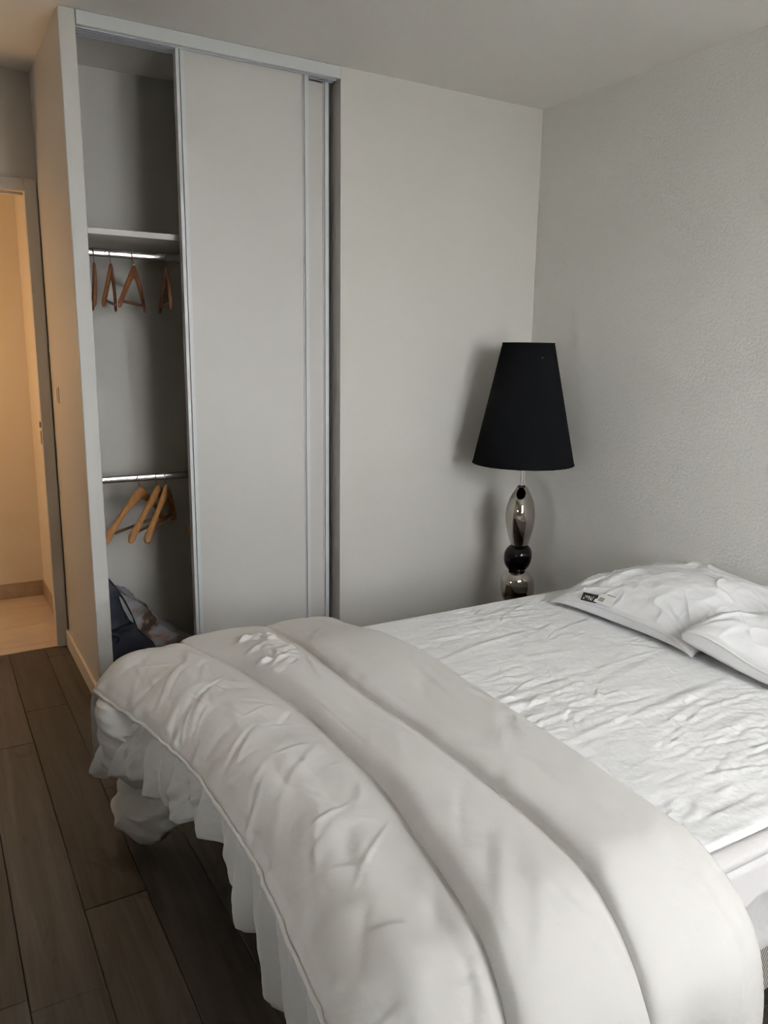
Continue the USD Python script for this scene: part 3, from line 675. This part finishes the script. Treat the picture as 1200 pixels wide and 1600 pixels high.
# ---------------------------------------------------------------- pillows
def pillow_mesh(lx, ly, h, seed, n=170, sag=0.0):
    u = np.linspace(-1, 1, n); A, B = np.meshgrid(u, u, indexing='ij')
    pin = .055
    Xp = lx / 2 * A * (1 - pin * (1 - B ** 2) * np.abs(A) ** 3); Yp = ly / 2 * B * (1 - pin * (1 - A ** 2) * np.abs(B) ** 3)
    fa, fb = np.clip(1 - np.abs(A) ** 2.3, 0, 1), np.clip(1 - np.abs(B) ** 2.3, 0, 1)
    prof = (fa * fb) ** .52
    rr = np.hypot(np.abs(A) - 1, np.abs(B) - 1)
    angc = np.arctan2(1.0001 - np.abs(B), 1.0001 - np.abs(A))
    sgn = (np.sign(A) * 3 + np.sign(B))
    rad = ridged(np.stack([angc * 4.2 + sgn, rr * .8, sgn], -1), seed) ** 3 * np.exp(-((rr - .38) / .30) ** 2)
    edge = ridged(np.stack([A * 5.5, B * 5.5, 0 * A], -1), seed + 1) ** 3 * (1 - fa * fb)
    cr = ridged(np.stack([A * 2.2 + .6 * B, B * 3.4 - .9 * A, 0 * A], -1), seed + 2) ** 4 * smoothstep(.4, .7, noise(np.stack([A * 2, B * 2, 0 * A], -1), seed + 3))
    w = rad * .015 + edge * .007 + cr * .010 + (fbm(np.stack([A * 4, B * 4, 0 * A], -1), 3, seed + 5) - .5) * .016
    up_ = h * prof + w * np.minimum(prof * 2.2, 1)
    lift = .038 * (1 - np.minimum(np.abs(A), np.abs(B)) ** 4) * np.maximum(np.abs(A), np.abs(B)) ** 6 + .0035
    lo = lift * (1 - (fa * fb) ** .2) + .0005
    top_ = np.stack([Xp, Yp, np.maximum(up_, 0) + lift * (1 - np.minimum(prof * 1.5, 1)) + .001], -1)
    bulge = 1 + .035 * np.sin(np.pi * np.clip((fa * fb) ** .35, 0, 1))
    bot = np.stack([Xp * bulge, Yp * bulge, lo], -1)
    return top_, bot
def pillow(name, label, lx, ly, h, loc, rotz, tilt, seed, group, curl=0.0):
    t = thing(name, label, 'pillow', loc, 0.0, group)
    top_, bot = pillow_mesh(lx, ly, h, seed)
    Rm = trimesh.transformations.euler_matrix(tilt[0], tilt[1], rotz, 'sxyz')[:3, :3]
    g_ = np.linspace(-1, 1, len(bot)); flat = 1 - (np.clip(1 - np.abs(g_)[:, None] ** 2.3, 0, 1) * np.clip(1 - np.abs(g_)[None] ** 2.3, 0, 1)) ** .2
    for Q, k_ in ((top_, 1.0), (bot, flat)):                          # one corner rides up on the pillow beside it
        Q[..., 2] += curl * k_ * smoothstep(.05, .33, Q[..., 1]) * (1 - smoothstep(-.33, .10, Q[..., 0]))
    tp, bt = top_ @ Rm.T, bot @ Rm.T
    m = cat_([sheet(tp), sheet(bt, True)]); m.merge_vertices()
    obj('cover', m, M['pillow'], t, smooth=True)
    ring = np.concatenate([tp[:, 0], tp[-1, 1:], tp[::-1, -1][1:], tp[0, ::-1][1:-1]])[::2]
    obj('edge_seam', tube(ring, .0028, 6, closed=True), M['pillow'], t, smooth=True)
    return t, tp
p1, tp1 = pillow('pillow', 'plump white pillow with a black label at the head of the bed beside the lamp', .66, .60, .150, (-.385, -1.302, .506), 0.02, (0, 0.0), 101, None)
p2, tp2 = pillow('pillow', 'shiny rumpled white pillow cut off by the picture edge, leaning over the labelled pillow', .66, .66, .150, (-.402, -1.915, .507), -0.02, (0, 0), 131, None, .066)
def on_pillow(tp, a, b):
    n = tp.shape[0]; i, j = (a + 1) / 2 * (n - 1), (b + 1) / 2 * (n - 1)
    i0, j0 = int(i), int(j); fi, fj = i - i0, j - j0
    g = lambda i, j: tp[min(i, n - 1), min(j, n - 1)]
    return (g(i0, j0) * (1 - fi) * (1 - fj) + g(i0 + 1, j0) * fi * (1 - fj) + g(i0, j0 + 1) * (1 - fi) * fj + g(i0 + 1, j0 + 1) * fi * fj)
def patch(tp, a0, a1, b0, b1, lift, n=14):
    Pp = np.array([[on_pillow(tp, a, b) for b in np.linspace(b0, b1, n)] for a in np.linspace(a0, a1, n)])
    N = grid_normals(Pp)
    if N[n // 2, n // 2, 2] < 0: N = -N
    A_, B_ = Pp + N * lift, Pp + N * (lift - .0016)
    m = cat_([sheet(A_), sheet(B_, True)]); return m, Pp, N
def plate(tp, a, b, w, d, lift, yaw=0.0):
    """a small label lying on the pillow at grid place a, b: its points, and its frame (along y, towards the wall, up)"""
    e = .03
    o = on_pillow(tp, a, b); ga = on_pillow(tp, a + e, b) - on_pillow(tp, a - e, b); gb = on_pillow(tp, a, b + e) - on_pillow(tp, a, b - e)
    n_ = np.cross(ga, gb); n_ /= np.linalg.norm(n_); n_ = n_ if n_[2] > 0 else -n_
    uy = gb / np.linalg.norm(gb); ux = np.cross(uy, n_); ux = ux if ux[0] > 0 else -ux
    uy, ux = math.cos(yaw) * uy + math.sin(yaw) * ux, -math.sin(yaw) * uy + math.cos(yaw) * ux
    m = cbox(-w / 2, w / 2, -d / 2, d / 2, -.001, .0012, .0006); v = m.vertices
    m.vertices = o + n_ * lift + v[:, :1] * uy + v[:, 1:2] * ux + v[:, 2:3] * n_; m.fix_normals()
    return m, o + n_ * (lift + .0014), uy, ux, n_
def ink(items, org, ux, uy, nz):
    out = []
    for text, height, px, py in items:
        m = meshkit.text_mesh(text, height, .0006); v = m.vertices
        m.vertices = org + (v[:, :1] + px) * ux + (v[:, 1:2] + py) * uy + v[:, 2:3] * nz; out.append(m)
    m = cat_(out); m.fix_normals(); return m
LAB = (-.968, .44); CARE = (-.948, .235)
m_, o_, uy_, ux_, n_ = plate(tp1, *LAB, .066, .029, .005)
tg = obj('brand_label', m_, M['tag_black'], p1, label='black woven label with white letters')
# the letters stand upside down as seen from the foot of the bed
obj('lettering', ink([('/N', .0150, -.019, -.006), ('da', .0095, .0035, -.005), ('\u00b0', .014, .017, -.004)], o_, uy_, -ux_ if np.dot(np.cross(uy_, -ux_), n_) > 0 else ux_, n_), M['tag_white'], tg, smooth=False)
m_, o_, uy_, ux_, n_ = plate(tp1, *CARE, .072, .040, .006)
ct = obj('care_tag', m_, M['tag_white'], p1, label='white care tag with faint print')
for w_, d_, p_, q_ in ((.022, .016, .012, -.004), (.034, .004, -.014, .021)):
    b_ = box(-w_ / 2, w_ / 2, -d_ / 2, d_ / 2, 0, .0006); v = b_.vertices; b_.vertices = o_ + (v[:, :1] + p_) * uy_ + (v[:, 1:2] + q_) * ux_ + v[:, 2:3] * n_; b_.fix_normals()
    obj('print', b_, M['tag_grey'], ct, smooth=False)

# ================================================================ standing lamp in the corner
LX, LY = -.300, -.330
lp = thing('floor_lamp', 'tall lamp with black tapered shade and stacked smoked-glass pebbles in the corner behind the bed', 'lamp', (LX, LY, 0))
sh0, sh1, r0, r1 = .905, 1.433, .226, .113
prof = [(r0, sh0), (r1, sh1), (r1 - .003, sh1), (r0 - .003, sh0), (r0, sh0)]
def lathe_open(prof, n=72):
    pr = np.asarray(prof, float); th = np.linspace(0, 2 * np.pi, n + 1)
    Pq_ = np.stack([pr[:, None, 0] * np.cos(th), pr[:, None, 0] * np.sin(th), np.repeat(pr[:, None, 1], n + 1, 1)], -1)
    m = sheet(Pq_); m.merge_vertices(); m.fix_normals(); return m
shd = obj('lamp_shade', lathe_open(prof), M['shade'], lp, smooth=40, label='black conical fabric shade')
for r, z in ((r0, sh0), (r1, sh1)):
    obj('rim', tube([(r * math.cos(a), r * math.sin(a), z) for a in np.linspace(0, 2 * np.pi, 72, endpoint=False)], .0022, 8, closed=True), M['shade'], shd)
obj('spider', cat_([tube([(0, 0, 1.36), ((r1 + .016) * math.cos(a), (r1 + .016) * math.sin(a), 1.372)], .002, 6) for a in (0.3, 2.4, 4.5)] + [tube([(0, 0, 1.355), (0, 0, 1.37)], .014, 16)]), M['steel'], shd)
obj('stem', tube([(0, 0, .78), (0, 0, 1.36)], .0075, 16), M['chrome'], lp)
obj('socket', lathe([(0, .93), (.017, .93), (.019, .96), (.019, 1.0), (0, 1.0)], 24), M['dark_cap'], lp)
obj('bulb', lathe([(0, 1.0), (.013, 1.0), (.016, 1.02), (.029, 1.055), (.030, 1.075), (.022, 1.098), (0, 1.108)], 24), M['plastic_white'], lp, smooth=True)
def pebble(z0, z1, rx, ry, mid, pw, seed, lean=(0, 0), flat=0.0, rot=0.0):
    n, k = 60, 72
    t = np.linspace(0, np.pi, n); th = np.linspace(0, 2 * np.pi, k, endpoint=False)
    h = (1 - np.cos(t)) / 2
    hh = np.where(h < mid, h / mid * .5, .5 + (h - mid) / (1 - mid) * .5)
    prof = np.clip(1 - np.abs(2 * hh - 1) ** pw, 0, 1) ** .5
    T_, TH = np.meshgrid(h, th, indexing='ij')
    rmod = 1 + flat * np.cos(3 * (TH - rot) + 1.2 * T_) + flat * .5 * np.cos(2 * TH + rot)
    X_ = rx * prof[:, None] * np.cos(TH) * rmod + lean[0] * (T_ - .5); Y_ = ry * prof[:, None] * np.sin(TH) * rmod + lean[1] * (T_ - .5)
    Z_ = z0 + (z1 - z0) * T_
    m = trimesh.Trimesh(np.stack([X_, Y_, Z_], -1).reshape(-1, 3), grid_faces(n, k, wrap=True), process=True); m.fix_normals(); return m
# upper stone: tall, cut flat at both ends
def tall_stone():
    n, k = 64, 80
    zt = np.linspace(0, 1, n); th = np.linspace(0, 2 * np.pi, k, endpoint=False)
    r = np.interp(zt, [0, .06, .15, .28, .42, .55, .68, .80, .90, .97, 1.0], [.040, .046, .053, .062, .0675, .068, .063, .053, .039, .028, .0215])
    r = np.convolve(np.pad(r, 4, mode='edge'), np.ones(9) / 9, 'valid')
    T_, TH = np.meshgrid(zt, th, indexing='ij')
    rm = r[:, None] * (1 + .05 * np.cos(3 * TH + .6) + .035 * np.cos(2 * TH - .9))
    V = np.stack([rm * np.cos(TH) + .012 * (T_ - .5) ** 2, rm * np.sin(TH), .527 + .268 * T_], -1).reshape(-1, 3)
    V = np.vstack([V, [0, 0, .527], [0, 0, .795]])
    Fs = np.vstack([grid_faces(n, k, wrap=True), [[n * k, (j + 1) % k, j] for j in range(k)], [[n * k + 1, (n - 1) * k + j, (n - 1) * k + (j + 1) % k] for j in range(k)]])
    m = trimesh.Trimesh(V, Fs, process=False); m.fix_normals(); return m
obj('stone', tall_stone(), M['smoke_chrome'], lp, smooth=60, label='tall smoked mirror-glass stone')
obj('collar', lathe([(0, .775), (.016, .775), (.018, .80), (.014, .803), (0, .803)], 24), M['dark_cap'], lp)
obj('stone', pebble(.395, .534, .064, .062, .55, 2.3, 1, (.010, 0), .03, .5), M['black_glass'], lp, smooth=True, label='round black glass stone')
obj('stone', pebble(.235, .414, .078, .075, .52, 2.6, 2, (-.008, .004), .035, 1.4), M['smoke_chrome'], lp, smooth=True, label='wide smoked mirror-glass stone')
obj('stone', pebble(.125, .25, .068, .068, .5, 2.3, 3, (.006, 0), .03, 2.0), M['black_glass'], lp, smooth=True)
obj('base', lathe([(0, 0), (.12, 0), (.122, .006), (.118, .018), (.05, .03), (.022, .045), (.02, .135), (0, .135)], 56), M['smoke_chrome'], lp, smooth=40)
